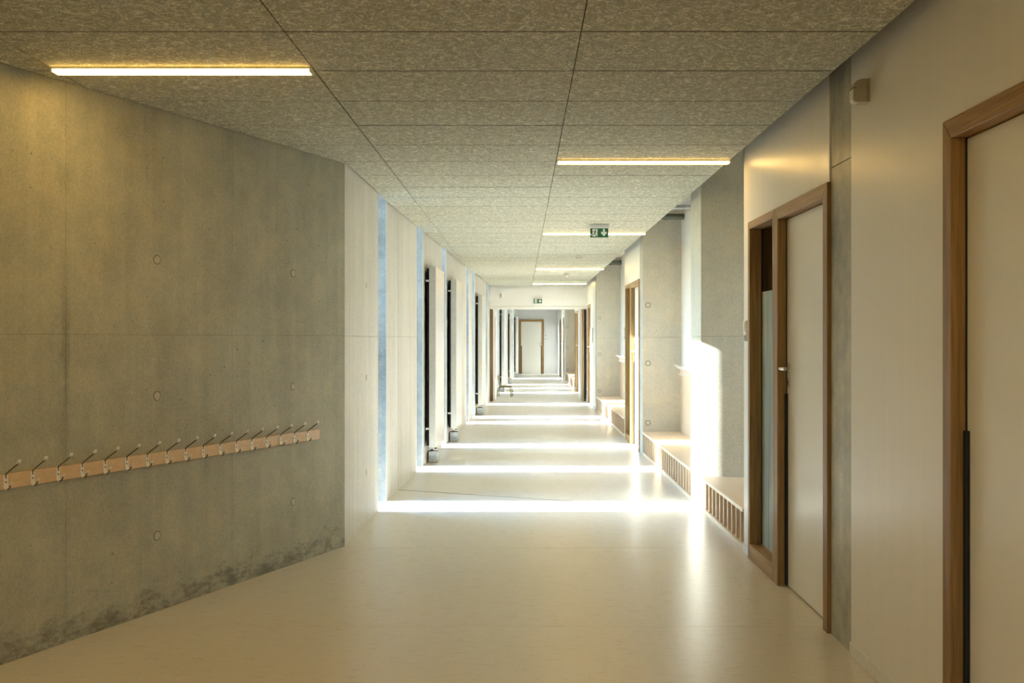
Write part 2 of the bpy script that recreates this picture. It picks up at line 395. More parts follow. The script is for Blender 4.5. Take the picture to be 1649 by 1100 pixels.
# ---- tie-rod plugs
def tie(parent, c, n, r=0.0225, grow=1.0):
    c = Vector(c); n = Vector(n)
    o = MB().lathe([(r*1.17*grow, -0.004), (r*1.17*grow, 0.0006), (r*1.05, 0.0008)], c, n, 22, 0, False).lathe([(r, 0.0), (r, 0.0016), (r*.93, 0.002)], c, n, 22, 1, False).build('tie_plug', ['tie_ring', 'tie_plug'], parent)
    return o

# ---- slanted concrete wall on the left
S0, S1 = -8.2, LEN
def WP(s, out=0.0): return P0+U*s+NRM*out
wl_ = MB()
wl_.prism([tuple(WP(S0, -.30)), tuple(WP(S1-.012, -.30)), tuple(WP(S1-.012, -.026)), tuple(WP(S0, -.026))], 0, Z_SLAB)
wall_left = wl_.build('wall_left', 'dark_seam')
tag(wall_left, 'slanted bare concrete wall with form joints and tie holes', 'wall', kind='structure')
joints = sorted([.3654+1.2272*k for k in range(-6, 2)]+[S0, S1])
for s0, s1 in zip(joints[:-1], joints[1:]):
    if s1-s0 < .05: continue
    for z0, z1 in ((0.0, Z_JOINT), (Z_JOINT, Z_SLAB)):
        e = 0.0006; e1 = e if s1 < S1-.01 else 0
        MB().prism([tuple(WP(s0+e, -.03)), tuple(WP(s1-e1, -.03)), tuple(WP(s1-e1, 0)), tuple(WP(s0+e, 0))], z0+(e if z0 else 0), z1-e).build('concrete_panel', 'concrete_wall', wall_left, bevel=0.0008)
for s in (0.347*LEN-1.2272*2+.0, 0.347*LEN-1.2272, 0.347*LEN, 0.7833*LEN):
    for z in TIE_Z: tie(wall_left, (*WP(s), z), (NRM.x, NRM.y, 0))

# ---- window wall: a pier between every two windows
ends = [CORNER.y]+[v for w in WINDOWS for v in w]+[Y_END+.2]
for i in range(0, len(ends), 2):
    y0, y1 = ends[i], ends[i+1]
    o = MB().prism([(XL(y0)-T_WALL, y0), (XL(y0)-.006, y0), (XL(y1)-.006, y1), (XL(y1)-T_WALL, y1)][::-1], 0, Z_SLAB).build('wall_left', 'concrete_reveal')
    nth = ['by the corner', 'past the first window', 'past the second window', 'past the third window', 'between the two close windows', 'past the fifth window', 'behind the open door leaf', 'past the doorway and its first window', 'past the second far window', 'past the third far window', 'past the fourth far window', 'at the far end'][i//2]
    tag(o, 'smooth pale concrete wall pier '+nth, 'wall', kind='structure')
    js = [y0, y1]
    if i == 2: js = [y0, 9.74, y1]
    elif y1-y0 > 2.6: js = [y0]+[y0+(y1-y0)*k/round((y1-y0)/1.23) for k in range(1, round((y1-y0)/1.23))]+[y1]
    for k, (a, b) in enumerate(zip(js[:-1], js[1:])):
        ea = 0 if k == 0 else (0.005 if i == 2 else 0.001); eb = 0 if k == len(js)-2 else (0.005 if i == 2 else 0.001)
        for z0, z1 in ((0, Z_JOINT-.001), (Z_JOINT+.001, Z_SLAB)):
            ya, yb = a+ea, b-eb
            MB().prism([(XL(ya)-.0058, ya), (XL(ya), ya), (XL(yb), yb), (XL(yb)-.0058, yb)][::-1], z0, z1).build('concrete_panel', 'concrete_pier', o, bevel=0.001)
    if i == 0:
        for z in TIE_Z: tie(o, (XL(7.96), 7.96, z), (1, -.02, 0), .02)
# windows: frame and pane set on the outer face, spandrel above
for n, (y0, y1) in enumerate(WINDOWS):
    xo = XL((y0+y1)/2)-T_WALL
    w = thing('window_%d' % (n+1), ['tall narrow window slit nearest the corner', 'tall window slit just before the first radiator', 'tall window slit just before the second radiator', 'tall window slit halfway to the doorway', 'tall window slit before the third radiator', 'tall window slit just before the doorway wall', 'first tall window slit beyond the doorway', 'second tall window slit beyond the doorway', 'third tall window slit beyond the doorway', 'fourth tall window slit beyond the doorway', 'tall window slit at the far end wall'][n], 'window', (0, 0, 0), kind='structure')
    m = MB()
    m.box((xo-.07, y0-.05, -.1), (xo-.006, y0, Z_SLAB-.02)); m.box((xo-.07, y1, -.1), (xo-.006, y1+.05, Z_SLAB-.02))
    m.box((xo-.07, y0, -.1), (xo-.006, y1, 0.0)); m.box((xo-.07, y0, 2.98), (xo-.006, y1, Z_SLAB-.02))
    m.build('window_frame', 'window_frame_grey', w)
    bx('pane', (xo-.044, y0, 0.0), (xo-.034, y1, 2.98), 'clear_glass', w)
    bx('sill', (xo-.004, y0+.002, -.05), (XL(y0)-.022, y1-.002, -.001), 'grey_plastic', w)
    pl = bpy.data.lights.new('window_portal', 'AREA'); pl.shape = 'RECTANGLE'; pl.size = 2.98; pl.size_y = y1-y0; pl.cycles.is_portal = True
    po = bpy.data.objects.new('window_portal', pl); COL.objects.link(po); po.location = (xo-.03, (y0+y1)/2, 1.49); po.rotation_euler = (0, -math.pi/2, 0)

# ---- suspended ceiling of wood-wool panels
ROW0, ROWH = 4.624, 0.59
def ceil_poly(x0, x1, y0, y1, gap=.012):
    L = lambda y: left(y)+gap
    ys = [y0, y1]
    if y0 < CORNER.y < y1: ys.append(CORNER.y)
    for yy in [y0+(y1-y0)*k/200 for k in range(200)]:
        for x in (x0, x1):
            y2 = yy+(y1-y0)/200
            if (L(yy)-x)*(L(y2)-x) < 0: ys.append(yy+(y2-yy)*(x-L(yy))/(L(y2)-L(yy)))
    ys = [y for y in sorted(ys) if L(y) <= x1+1e-6]
    if len(ys) < 2: return None, False
    lp = [(max(x0, L(y)), y) for y in ys]
    full = all(abs(p[0]-x0) < 1e-6 for p in lp) and ys[0] == y0 and ys[-1] == y1
    poly = [(x1, ys[0]), (x1, ys[-1])]+lp[::-1]
    out = []
    for p in poly:
        if not out or (Vector(p)-Vector(out[-1])).length > 1e-4: out.append(p)
    if (Vector(out[0])-Vector(out[-1])).length < 1e-4: out.pop()
    if len(out) < 3: return None, False
    area = sum(out[i][0]*out[(i+1) % len(out)][1]-out[(i+1) % len(out)][0]*out[i][1] for i in range(len(out)))/2
    return (out, full) if area > 0.004 else (None, False)
Y_LINT = 23.6
bk = [(XCE-.02, Y_BACK), (XCE-.02, Y_LINT)]+[(max(-6.4, left(y)+.004), y) for y in (Y_LINT, 15, 8.56, CORNER.y, -4.3, Y_BACK)]
ceil = MB().prism(bk, H_CEIL+.03, H_CEIL+.045).build('ceiling', 'dark_seam')
tag(ceil, 'suspended ceiling of beige wood-wool panels', 'ceiling', kind='structure')
def ceil_panel_mesh(poly):
    n = len(poly); m = MB().prism(poly, 0, .030)
    m.mi = [0, 0]+[1]*n
    return m.mesh('ceiling_panel', ['wood_wool', 'panel_edge_shade'])
G = .0026
full_mesh = {}
rows = list(range(-11, 33))
cols = [(-3.36-1.2, -3.36), (-3.36, -2.16), (-2.16, -.96), (-.96, .241), (.241, XCE)]
for k in rows:
    y0, y1 = ROW0+ROWH*k, min(ROW0+ROWH*(k+1), Y_LINT)
    if y1-y0 < .1: continue
    for ci, (x0, x1) in enumerate(cols):
        poly, full = ceil_poly(x0, x1, y0, y1)
        if poly is None: continue
        cx, cyy = (x0+x1)/2, (y0+y1)/2
        if full:
            key = (round(x1-x0, 3), round(y1-y0, 3))
            if key not in full_mesh:
                hx, hy = (x1-x0)/2-.002, (y1-y0)/2-.005
                full_mesh[key] = ceil_panel_mesh([(-hx, -hy), (hx, -hy), (hx, hy), (-hx, hy)])
            link('ceiling_panel', full_mesh[key], ceil, (cx, cyy, H_CEIL+random.uniform(-.0006, .0006)))
        else:
            c = Vector((sum(p[0] for p in poly)/len(poly), sum(p[1] for p in poly)/len(poly)))
            pp = []
            for p in poly:
                v = Vector(p)-c; l = v.length; pp.append(tuple(v*((l-G*1.4)/l)))
            link('ceiling_panel', ceil_panel_mesh(pp), ceil, (c.x, c.y, H_CEIL))
tag(MB().prism([(XCE, Y_LINT+.25), (XCE, Y_END), (left(Y_END)+.01, Y_END), (left(Y_LINT+.25)+.01, Y_LINT+.25)], H_CEIL, H_CEIL+.04).build('ceiling', 'white_lintel_paint'), 'pale ceiling of the far corridor beyond the doorway', 'ceiling', kind='structure')

# ------------------------------------------------------------------ right-hand side walls
def rwall(parts, label, mat='white_wall_paint', name='wall_right', base=()):
    m = MB()
    for a, b in parts: m.box(a, b)
    o = m.build(name, mat); tag(o, label, 'wall', kind='structure')
    return o
XW = XR+.16
D1 = (2.58, 3.617); D2 = (4.985, 6.73); D3 = (12.985, 14.73); D4 = (22.25, 23.2); D5 = (27.0, 28.74); D6 = (36.0, 36.9); D7 = (39.0, 39.9)
ZF = 2.262
w0 = rwall([((XR, Y_BACK, 0), (XW, D1[0], Z_SLAB)), ((XR, D1[0], ZF), (XW, D1[1], Z_SLAB)), ((XR, D1[1], 0), (XW, 4.655, Z_SLAB))], 'cream plastered wall around the nearest door')
w2 = rwall([((XR, D2[0], ZF), (XW, D2[1], Z_SLAB)), ((XR, D2[1], 0), (XW, 6.90, Z_SLAB))], 'cream plastered wall above the door with sidelight')
bx('wall_return', (XW, 6.72, 0), (4.7, 6.90, Z_SLAB), 'white_wall_paint', w2)
w3 = rwall([((XR, D3[0], ZF), (XW, D3[1], Z_SLAB)), ((XR, D3[1], 0), (XW, 14.90, Z_SLAB)), ((XW, 14.72, 0), (XN+.1, 14.90, Z_SLAB))], 'white wall above the second door with sidelight')
w4 = rwall([((XR, 20.80, 0), (XW, D4[0], Z_SLAB)), ((XR, D4[0], ZF), (XW, D4[1], Z_SLAB)), ((XR, D4[1], 0), (XW, 23.85, Z_SLAB))], 'white wall around the door before the doorway')
w5 = rwall([((XR, 23.85, 0), (XW, D5[0], Z_SLAB)), ((XR, D5[0], ZF), (XW, D5[1], Z_SLAB)), ((XR, D5[1], 0), (XW, 28.90, Z_SLAB)), ((XW, 28.72, 0), (XN+.1, 28.90, Z_SLAB))], 'white wall beyond the doorway on the right')
w6 = rwall([((XR, 35.2, 0), (XW, D6[0], Z_SLAB)), ((XR, D6[0], ZF), (XW, D6[1], Z_SLAB)), ((XR, D6[1], 0), (XW, D7[0], Z_SLAB)), ((XR, D7[0], ZF), (XW, D7[1], Z_SLAB)), ((XR, D7[1], 0), (XW, Y_END, Z_SLAB))], 'white wall near the far end on the right')
# bases (skirtings)
def skirting(label, spans):
    m = MB()
    for a, b in spans: m.box((XR-.009, a, 0), (XR+.001, b, .062))
    tag(m.build('baseboard_right', 'white_plastic', bevel=.002), label, 'baseboard', kind='structure')
skirting('cream skirting below the nearest wall', [(D1[1]+.002, 4.652)]); skirting('short skirting beside the sidelight', [(D2[1]+.002, 6.898)])
skirting('short skirting beside the second sidelight', [(D3[1]+.002, 14.898)]); skirting('skirting before the far doorway', [(20.805, D4[0]-.002), (D4[1]+.002, 23.59)])
# concrete column between the two near doors
cc = bx('wall_column', (XR+.03, 4.66, 0), (XW+.05, 4.98, Z_SLAB), 'dark_seam'); tag(cc, 'stained concrete column between the two near doors', 'column', kind='structure')
for z0, z1 in ((0, 2.327), (2.331, Z_SLAB)):
    bx('concrete_panel', (XR+.006, 4.660, z0), (XR+.04, 4.974, z1), 'concrete_column', cc, bevel=.002)
# fins: concrete end walls of the bench niches, facing the camera
def fin(y0, y1, label, splay=0.0, x1=None, ties=True):
    x1 = x1 or XN+.10
    o = MB().prism([(XR+.02, y0+.02), (x1, y0+.02-splay), (x1, y1-.02), (XR+.02, y1-.02)], 0, Z_SLAB).build('wall_fin', 'dark_seam'); tag(o, label, 'wall', kind='structure')
    for z0, z1 in ((0, Z_JOINT-.001), (Z_JOINT+.001, Z_SLAB)):
        MB().prism([(XR, y0), (x1, y0-splay), (x1, y1), (XR, y1)], z0, z1).build('concrete_panel', 'concrete_fin', o, bevel=.0015)
    if ties:
        for z in TIE_Z: tie(o, (1.605, y0, z), (0, -1, 0), .027, 1.1)
    return o
fin(8.555, 9.07, 'concrete pier between the first and second bench niche', splay=.155, ties=False)
f2 = fin(12.65, 12.98, 'concrete end wall of the second bench niche', ties=True)
f3 = fin(20.45, 20.80, 'concrete end wall of the third bench niche')
tie(f3, (1.60, 20.45, 2.49), (0, -1, 0), .014)
fin(34.8, 35.2, 'concrete end wall of the far bench niche')
# niche backs: white above, birch panel below
for n, (y0, y1, lb) in enumerate(((6.90, 8.555, 'first'), (9.07, 12.65, 'second'), (14.90, 20.45, 'third'), (28.90, 34.8, 'far'))):
    o = bx('wall_niche', (XN, y0, 0), (XN+.10, y1, Z_SLAB), 'white_lintel_paint'); tag(o, 'white back wall of the %s bench niche' % lb, 'wall', kind='structure')
    npn = max(1, round((y1-y0)/1.22)); st = (y1-y0)/npn
    for k in range(npn): bx('birch_panel', (XN-.012, y0+k*st+.001, .29), (XN, y0+(k+1)*st-.001, 1.02), 'birch_upright', o)

# ---- lintel wall with the double doorway
yl0, yl1 = Y_LINT, Y_LINT+.25; xa = XL(yl0); JL = -.682; JR = 1.437
lint = MB().box((xa-.02, yl0, 2.245), (XR, yl1, Z_SLAB)).build('wall_lintel', 'white_lintel_paint'); tag(lint, 'white wall above the doorway across the corridor', 'wall', kind='structure')
t1 = bx('trim_1', (xa, yl0-.012, 2.184), (XR, yl1+.01, 2.242), 'white_lintel_paint', bevel=.003); tag(t1, 'white frame head across the doorway', 'door frame', kind='structure')
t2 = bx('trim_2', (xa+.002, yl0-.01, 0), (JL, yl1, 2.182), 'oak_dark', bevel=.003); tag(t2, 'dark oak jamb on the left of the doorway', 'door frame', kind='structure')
t3 = bx('trim_3', (JR, yl0-.01, 0), (JR+.04, yl1, 2.182), 'oak_upright', bevel=.003); tag(t3, 'oak jamb on the right of the doorway', 'door frame', kind='structure')
t4 = bx('gap_shade_strip', (JR+.041, yl0+.03, 0), (XR-.001, yl1, 2.182), 'black_rubber_and_shade'); tag(t4, 'black strip standing in for the shaded gap between right jamb and wall', 'trim', kind='structure')  # black strip painted in place of a shaded gap
def swing_leaf(name, label, p, q, side):
    d = thing(name, label, 'door', kind='structure')
    p, q = Vector(p), Vector(q); u = (q-p); L = u.length; u.normalize(); n = Vector((-u.y, u.x))
    def slab(nm, a, b, t0, t1, z0, z1, mt):
        c = [p+u*a+n*t0, p+u*b+n*t0, p+u*b+n*t1, p+u*a+n*t1]
        return MB().prism([tuple(v) for v in c], z0, z1).build(nm, mt, d)
    v0, v1 = .12, .26
    slab('leaf', 0, v0, -.02, .02, .008, 2.17, 'door_leaf_paint'); slab('leaf', v1, L, -.02, .02, .008, 2.17, 'door_leaf_paint')
    slab('leaf', v0, v1, -.02, .02, .008, .52, 'door_leaf_paint'); slab('leaf', v0, v1, -.02, .02, 2.02, 2.17, 'door_leaf_paint')
    slab('pane', v0+.02, v1-.02, -.004, .004, .54, 2.0, 'green_glass')
    for a, b in ((v0, v0+.02), (v1-.02, v1)): slab('pane_frame', a, b, -.022, .022, .52, 2.02, 'red_brown_wood')
    for a, b in ((.52, .54), (2.0, 2.02)): slab('pane_frame', v0+.02, v1-.02, -.022, .022, a, b, 'red_brown_wood')
    return d
swing_leaf('door_8', 'open white door leaf with narrow glazed slit on the left of the doorway', (-.664, 23.87), (-.646, 24.92), 1)
swing_leaf('door_9', 'open white door leaf on the right of the doorway', (1.425, 23.87), (1.46, 24.92), -1)

# ---- end wall
ew = bx('wall_end', (left(Y_END)-.3, Y_END, 0), (4.7, Y_END+.2, Z_SLAB), 'end_wall_paint'); tag(ew, 'white wall at the far end of the corridor', 'wall', kind='structure')

# ------------------------------------------------------------------ doors
def lever(parent, o, out, along, mt='steel'):
    """lever handle: rose, neck and grip; o on the leaf face, out away from it, along the grip"""
    o, out, al = Vector(o), Vector(out), Vector(along)
    h = link('handle', MB().tube([o, o+out*.048, o+out*.056+al*.008, o+out*.058+al*.02, o+out*.058+al*.125], .0095, 10).mesh('handle', [mt]), parent)
    MB().lathe([(.026, 0), (.026, .008), (.022, .010)], o, out, 20).build('rose', mt, h)
    k = o+Vector((0, 0, -.085))
    MB().lathe([(.026, 0), (.026, .008), (.022, .010)], k, out, 20).build('key_rose', mt, h)
    MB().extrude([(-.006, -.012), (.006, -.012), (.006, .012), (-.006, .012)], k+out*.010, al, (0, 0, 1), out*.003).build('keyhole', 'screw_dark', h)
def mitre_frame(parent, y0, y1, z1, x_face, fw, depth, up='oak_upright', hd='oak_head', z0=0.0, sill=None):
    x1 = x_face+depth; e = .0006
    def upright(ya, yb, inner_is_hi):
        zi = z1-fw
        poly = [(ya, z0), (yb, z0), (yb, zi-e if inner_is_hi else z1-e), (ya, z1-e if inner_is_hi else zi-e)]
        MB().extrude(poly, (x_face, 0, 0), (0, 1, 0), (0, 0, 1), (x1-x_face, 0, 0)).build('jamb', up, parent, bevel=.0025)
    upright(y0, y0+fw, True); upright(y1-fw, y1, False)
    MB().extrude([(y0+e, z1), (y0+fw+e, z1-fw), (y1-fw-e, z1-fw), (y1-e, z1)], (x_face, 0, 0), (0, 1, 0), (0, 0, 1), (x1-x_face, 0, 0)).build('frame_head', hd, parent, bevel=.0025)
    if sill: MB().box((x_face, y0+fw+e, z0), (x1, y1-fw-e, z0+sill)).build('frame_sill', hd, parent, bevel=.0025)
def side_door(name, label, y0, y1, side=None, hinge_near=True, guard_far=False, black_top=1.15, handle=True):
    """door in the right-hand wall; opening y0..y1, optional glazed sidelight from y=side to y1"""
    d = thing(name, label, 'door', kind='structure'); xf = XR-.012; fw = .07
    ye = side if side else y1
    mitre_frame(d, y0, ye, ZF, xf, fw, .20)
    lf = link('leaf', MB().box((XR+.045, y0+fw+.004, .008), (XR+.088, ye-fw-.004, ZF-fw-.004)).mesh('leaf', ['door_leaf_paint'], .002), d)
    # rebates of the frame behind the leaf gaps
    m = MB(); m.box((XR+.090, y0+fw-.001, 0), (XR+.12, y0+fw+.012, ZF-fw)); m.box((XR+.090, ye-fw-.012, 0), (XR+.12, ye-fw+.001, ZF-fw)); m.box((XR+.09, y0+fw, ZF-fw-.012), (XR+.12, ye-fw, ZF-fw+.001))
    m.build('seal', 'black_rubber_and_shade', d)
    yg = ye-fw
    bx('edge_gap_shade', (XR+.040, yg-.006, .01), (XR+.05, yg-.0005, ZF-fw), 'black_rubber_and_shade', d)  # black strip paints the shadow in the gap beside the leaf
    if black_top: bx('finger_guard', (XR+.030, yg-.028, .01), (XR+.046, yg-.001, black_top), 'black_rubber_and_shade', lf, bevel=.003)
    if handle:
        lever(lf, (XR+.045, yg-.055, 1.30), (-1, 0, 0), (0, -1, 0))
    if side:
        mitre_frame(d, side+.001, y1, ZF, xf, fw*.72, .20, sill=.10)
        f2_ = fw*.72
        bx('pane', (XR+.072, side+f2_+.006, .10), (XR+.080, y1-f2_-.005, ZF-f2_), 'green_glass', d)
        bx('privacy_film', (XR+.0705, side+f2_+.006, .10), (XR+.0718, y1-f2_-.005, 1.79), 'frosted_film', d)
        for a, b in ((side+f2_, side+f2_+.006), (y1-f2_-.006, y1-f2_)): bx('glazing_seal', (XR+.066, a, .10), (XR+.086, b, ZF-f2_), 'black_rubber_and_shade', d)
    return d
side_door('door_1', 'cream door in an oak frame at the right edge', D1[0], D1[1], None, handle=False)
side_door('door_2', 'cream door with glazed sidelight in an oak frame by the first bench', D2[0], D2[1], 6.022)
side_door('door_3', 'door with sidelight in an oak frame between second and third bench', D3[0], D3[1], 14.022)
side_door('door_4', 'door in a bright oak frame just before the doorway', D4[0], D4[1], None)
side_door('door_5', 'door with sidelight in an oak frame beyond the doorway', D5[0], D5[1], 28.03)
side_door('door_6', 'door in an oak frame past the far bench', D6[0], D6[1], None)
side_door('door_7', 'last door on the right before the end wall', D7[0], D7[1], None)
# end door, facing the camera
d = thing('door_10', 'cream door in an oak frame at the far end', 'door', kind='structure')
ex0, ex1, ez, yf = left(Y_END)+.03, left(Y_END)+1.09, 2.30, Y_END-.03
for a, b in ((ex0, ex0+.09), (ex1-.09, ex1)): bx('jamb', (a, yf-.02, 0), (b, Y_END, ez-.091), 'oak_upright', d, bevel=.003)
bx('frame_head', (ex0, yf-.02, ez-.09), (ex1, Y_END, ez), 'oak_head_cross', d, bevel=.003)
lf = bx('leaf', (ex0+.094, yf, .008), (ex1-.094, Y_END-.002, ez-.094), 'door_leaf_paint', d)
for a in (ex0+.096, ex1-.124): bx('finger_guard', (a, yf-.012, .01), (a+.028, yf-.0005, 1.19), 'black_rubber_and_shade', lf)
lever(lf, (ex1-.17, yf, 1.29), (0, -1, 0), (-1, 0, 0))

# ------------------------------------------------------------------ lamps
def lamp(y, x0, x1, label):
    t = thing('ceiling_lamp', label, 'lamp', ((x0+x1)/2, y-.036, H_CEIL-.0215), group='slim linear ceiling lamps')
    L = x1-x0; hw = .034
    MB().box((-L/2+.004, -hw, .012), (L/2-.004, hw, .0205)).build('housing', 'white_plastic', t)
    MB().box((-L/2+.012, -hw+.001, 0), (L/2-.012, hw-.001, .0118)).build('diffuser', 'lamp_glow', t, bevel=.003)
    for s in (-1, 1): MB().box((s*(L/2-.012), -hw, -.0002), (s*(L/2-.004), hw, .0118)).build('end_cap', 'white_plastic', t)
rowy = lambda k: ROW0+ROWH*k
lamp(rowy(0), -2.16, -.96, 'glowing ceiling lamp over the slanted concrete wall')
lamp(rowy(4), .241, XCE+.006, 'glowing ceiling lamp above the door with sidelight')
lamp(rowy(12), .241, XCE+.006, 'ceiling lamp directly behind the hanging exit sign')
lamp(rowy(22), .241, XCE+.006, 'ceiling lamp between the two smoke detectors')
lamp(rowy(30), .241, XCE+.006, 'farthest ceiling lamp beside the doorway wall')
lamp(rowy(-4), -.96, .24, 'unseen fill lamp added above the viewpoint')  # from here on: unseen lamps added to light the foreground
lamp(rowy(-8), -2.16, -.96, 'unseen fill lamp added behind the viewpoint')
lamp(rowy(-4), -2.16, -.97, 'unseen fill lamp added near the slanted wall')
lamp(rowy(-6), .241, XCE+.006, 'unseen fill lamp added near the right wall')
lamp(rowy(-8), -3.36, -2.17, 'unseen fill lamp added in the middle of the hall')
lamp(rowy(-10), .241, XCE+.006, 'rearmost unseen fill lamp added near the right wall')

# ------------------------------------------------------------------ coat racks
def hook_mesh():
    # local frame: x along the board, y away from the wall (board face at 0), z up, plate centred on the board
    m = MB()
    m.strip([(0, .0016, .030), (0, .0016, -.014), (0, .0030, -.024), (0, .008, -.031), (0, .014, -.033)], .021, .003, (1, 0, 0))
    m.tube([(0, .012, -.033), (0, .020, -.0325), (0, .027, -.027), (0, .031, -.017), (0, .033, -.010)], .0035, 8, mi=1)
    m.strip([(0, .032, -.013), (0, .036, -.004), (0, .043, -.001)], .018, .003, (1, 0, 0))
    m.tube([(0, .002, .024), (0, .004, .035), (0, .020, .047), (0, .070, .079), (0, .080, .086), (0, .084, .092)], .0036, 8, mi=1)
    m.strip([(0, .0815, .087), (0, .0865, .095), (0, .088, .105)], .018, .0032, (1, 0, 0))
    return m.mesh('hook', ['hook_enamel', 'hook_arm_shade'])
HOOK = hook_mesh(); HOOK_WHITE = HOOK.copy(); HOOK_WHITE.materials[1] = MATS['hook_enamel']
SCREW = MB().lathe([(.0036, 0), (.0036, .0012), (.0020, .0016)], (0, 0, 0), (0, 1, 0), 10).mesh('screw', ['screw_dark'])
BOARD_T, BOARD_H = .020, .066
def coat_rack(label, origin, ang, length, positions, z, screws=True):
    t = thing('coat_rack', label, 'coat rack', (origin[0], origin[1], z), ang)
    MB().box((0, 0, -BOARD_H/2), (length, BOARD_T, BOARD_H/2)).build('board', 'birch_board', t, bevel=.002)
    for s in positions:
        h = link('hook', HOOK if screws else HOOK_WHITE, t, (s, BOARD_T, 0))
        if screws:
            for zz in (.019, -.001): link('screw', SCREW, h, (0, .0031, zz))
# left wall: local y must point along NRM; local x = reversed U so that (x, y, z) is right handed
ang = math.atan2(-U.y, -U.x)                  # x axis = -U  -> y axis = (U.y,-U.x) = NRM
s_end = .8806*LEN
first = .8287*LEN; pitch = (.8287-.00376)*LEN/16
o = WP(s_end, 0)
coat_rack('birch coat rack with white hooks on the slanted concrete wall', (o.x, o.y), ang, s_end+.62, [s_end-(first-pitch*k) for k in range(20)], .829)
# niche racks: wall at XN facing -X: y axis = -X, x axis = +Y... (x, y) = (0,1),(-1,0)
def niche_rack(label, y0, y1, screws):
    n = int((y1-y0-.1)/.145); off = ((y1-y0)-(n-1)*.145)/2
    coat_rack(label, (XN-.012, y0), math.pi/2, y1-y0, [off+.145*k for k in range(n)], 1.055, screws)
niche_rack('coat rack with white hooks in the first niche behind the door wall', 7.0, 8.40, False)
niche_rack('coat rack with white hooks in the second niche', 9.15, 12.60, False)
niche_rack('coat rack with white hooks in the third niche', 15.0, 20.40, False)

# ------------------------------------------------------------------ benches with shoe compartments
def bench(label, y0, y1, pitch=.165, cut=0.0):
    H = .30; xf = XR; t = thing('shoe_bench', label, 'bench', (0, 0, 0))
    xb = XN-.014
    MB().prism([(xf-.008, y0+.003), (xb, y0+.003), (xb, y1-.003-cut), (xf-.008, y1-.003)], H-.028, H).build('top', 'birch_bench', t, bevel=.002)
    MB().prism([(xf+.002, y0+.004), (xb, y0+.004), (xb, y1-.004-cut), (xf+.002, y1-.004)], 0, .038).build('base', 'birch_bench', t, bevel=.002)
    bx('back', (xb-.012, y0+.004, .039), (xb, y1-.004-cut, H-.029), 'birch_upright', t)
    n = round((y1-y0)/pitch); p = (y1-y0-.03-cut)/n
    me = MB().box((0, -.013, 0), (xb-.013-xf-.012, .013, H-.029-.0385)).mesh('divider', ['birch_upright'], .0015)
    for k in range(n+1): link('divider', me, t, (xf+.012, y0+.016+p*k, .0385))
    return t
bench('low birch shoe bench nearest, beside the door with sidelight', 6.903, 8.552, .165, cut=.135)
bench('low birch shoe bench in the second niche', 9.075, 12.648)
bench('low birch shoe bench in the third niche crossed by two sun strips', 14.903, 20.448)
bench('low birch shoe bench beyond the doorway', 28.905, 34.798, .33)

# ------------------------------------------------------------------ radiators
def radiator(label, y0):
    x = XL(y0+.45); t = thing('radiator', label, 'radiator', (x, y0, 0), -math.atan(.0327), group='tall white radiators on the window wall')
    W_ = .90; z0, z1 = .20, 2.325
    MB().box((.040, 0, z0), (.120, W_, z1)).build('panel', 'white_enamel', t, bevel=.006, seg=2)
    MB().box((.010, .010, z0+.02), (.0395, W_-.01, z1-.02)).build('back_piece', 'black_metal_and_shade', t)  # black slab standing in for the shaded gap behind the panel
    m = MB()
    for k in range(14): m.box((.052, .05+k*.06, z1+.0004), (.108, .08+k*.06, z1+.004))
    m.build('top_grille', 'grey_plastic', t)
    for z in (.42, 2.16): MB().box((.0, .002, z-.012), (.0395, .0095, z+.012)).build('bracket', 'white_enamel', t)
    # pipe box and valve at the foot
    MB().box((.006, .22, .0), (.120, .42, .135)).build('pipe_cover', 'galvanised', t, bevel=.004)
    MB().tube([(.08, .30, .135), (.08, .30, z0)], .011, 8).build('pipe', 'black_metal_and_shade', t)
    MB().tube([(.08, .10, z0), (.08, .10, .175), (.10, .10, .165), (.14, .10, .165)], .012, 8).build('valve', 'steel', t)
radiator('nearest tall white radiator on the window wall', 11.70)
radiator('second tall white radiator on the window wall', 14.16)
radiator('third tall white radiator before the doorway', 19.22)
radiator('first tall white radiator beyond the doorway behind the chair', 27.75)
radiator('second tall white radiator beyond the doorway', 32.75)
radiator('farthest tall white radiator next to the end door', 37.90)

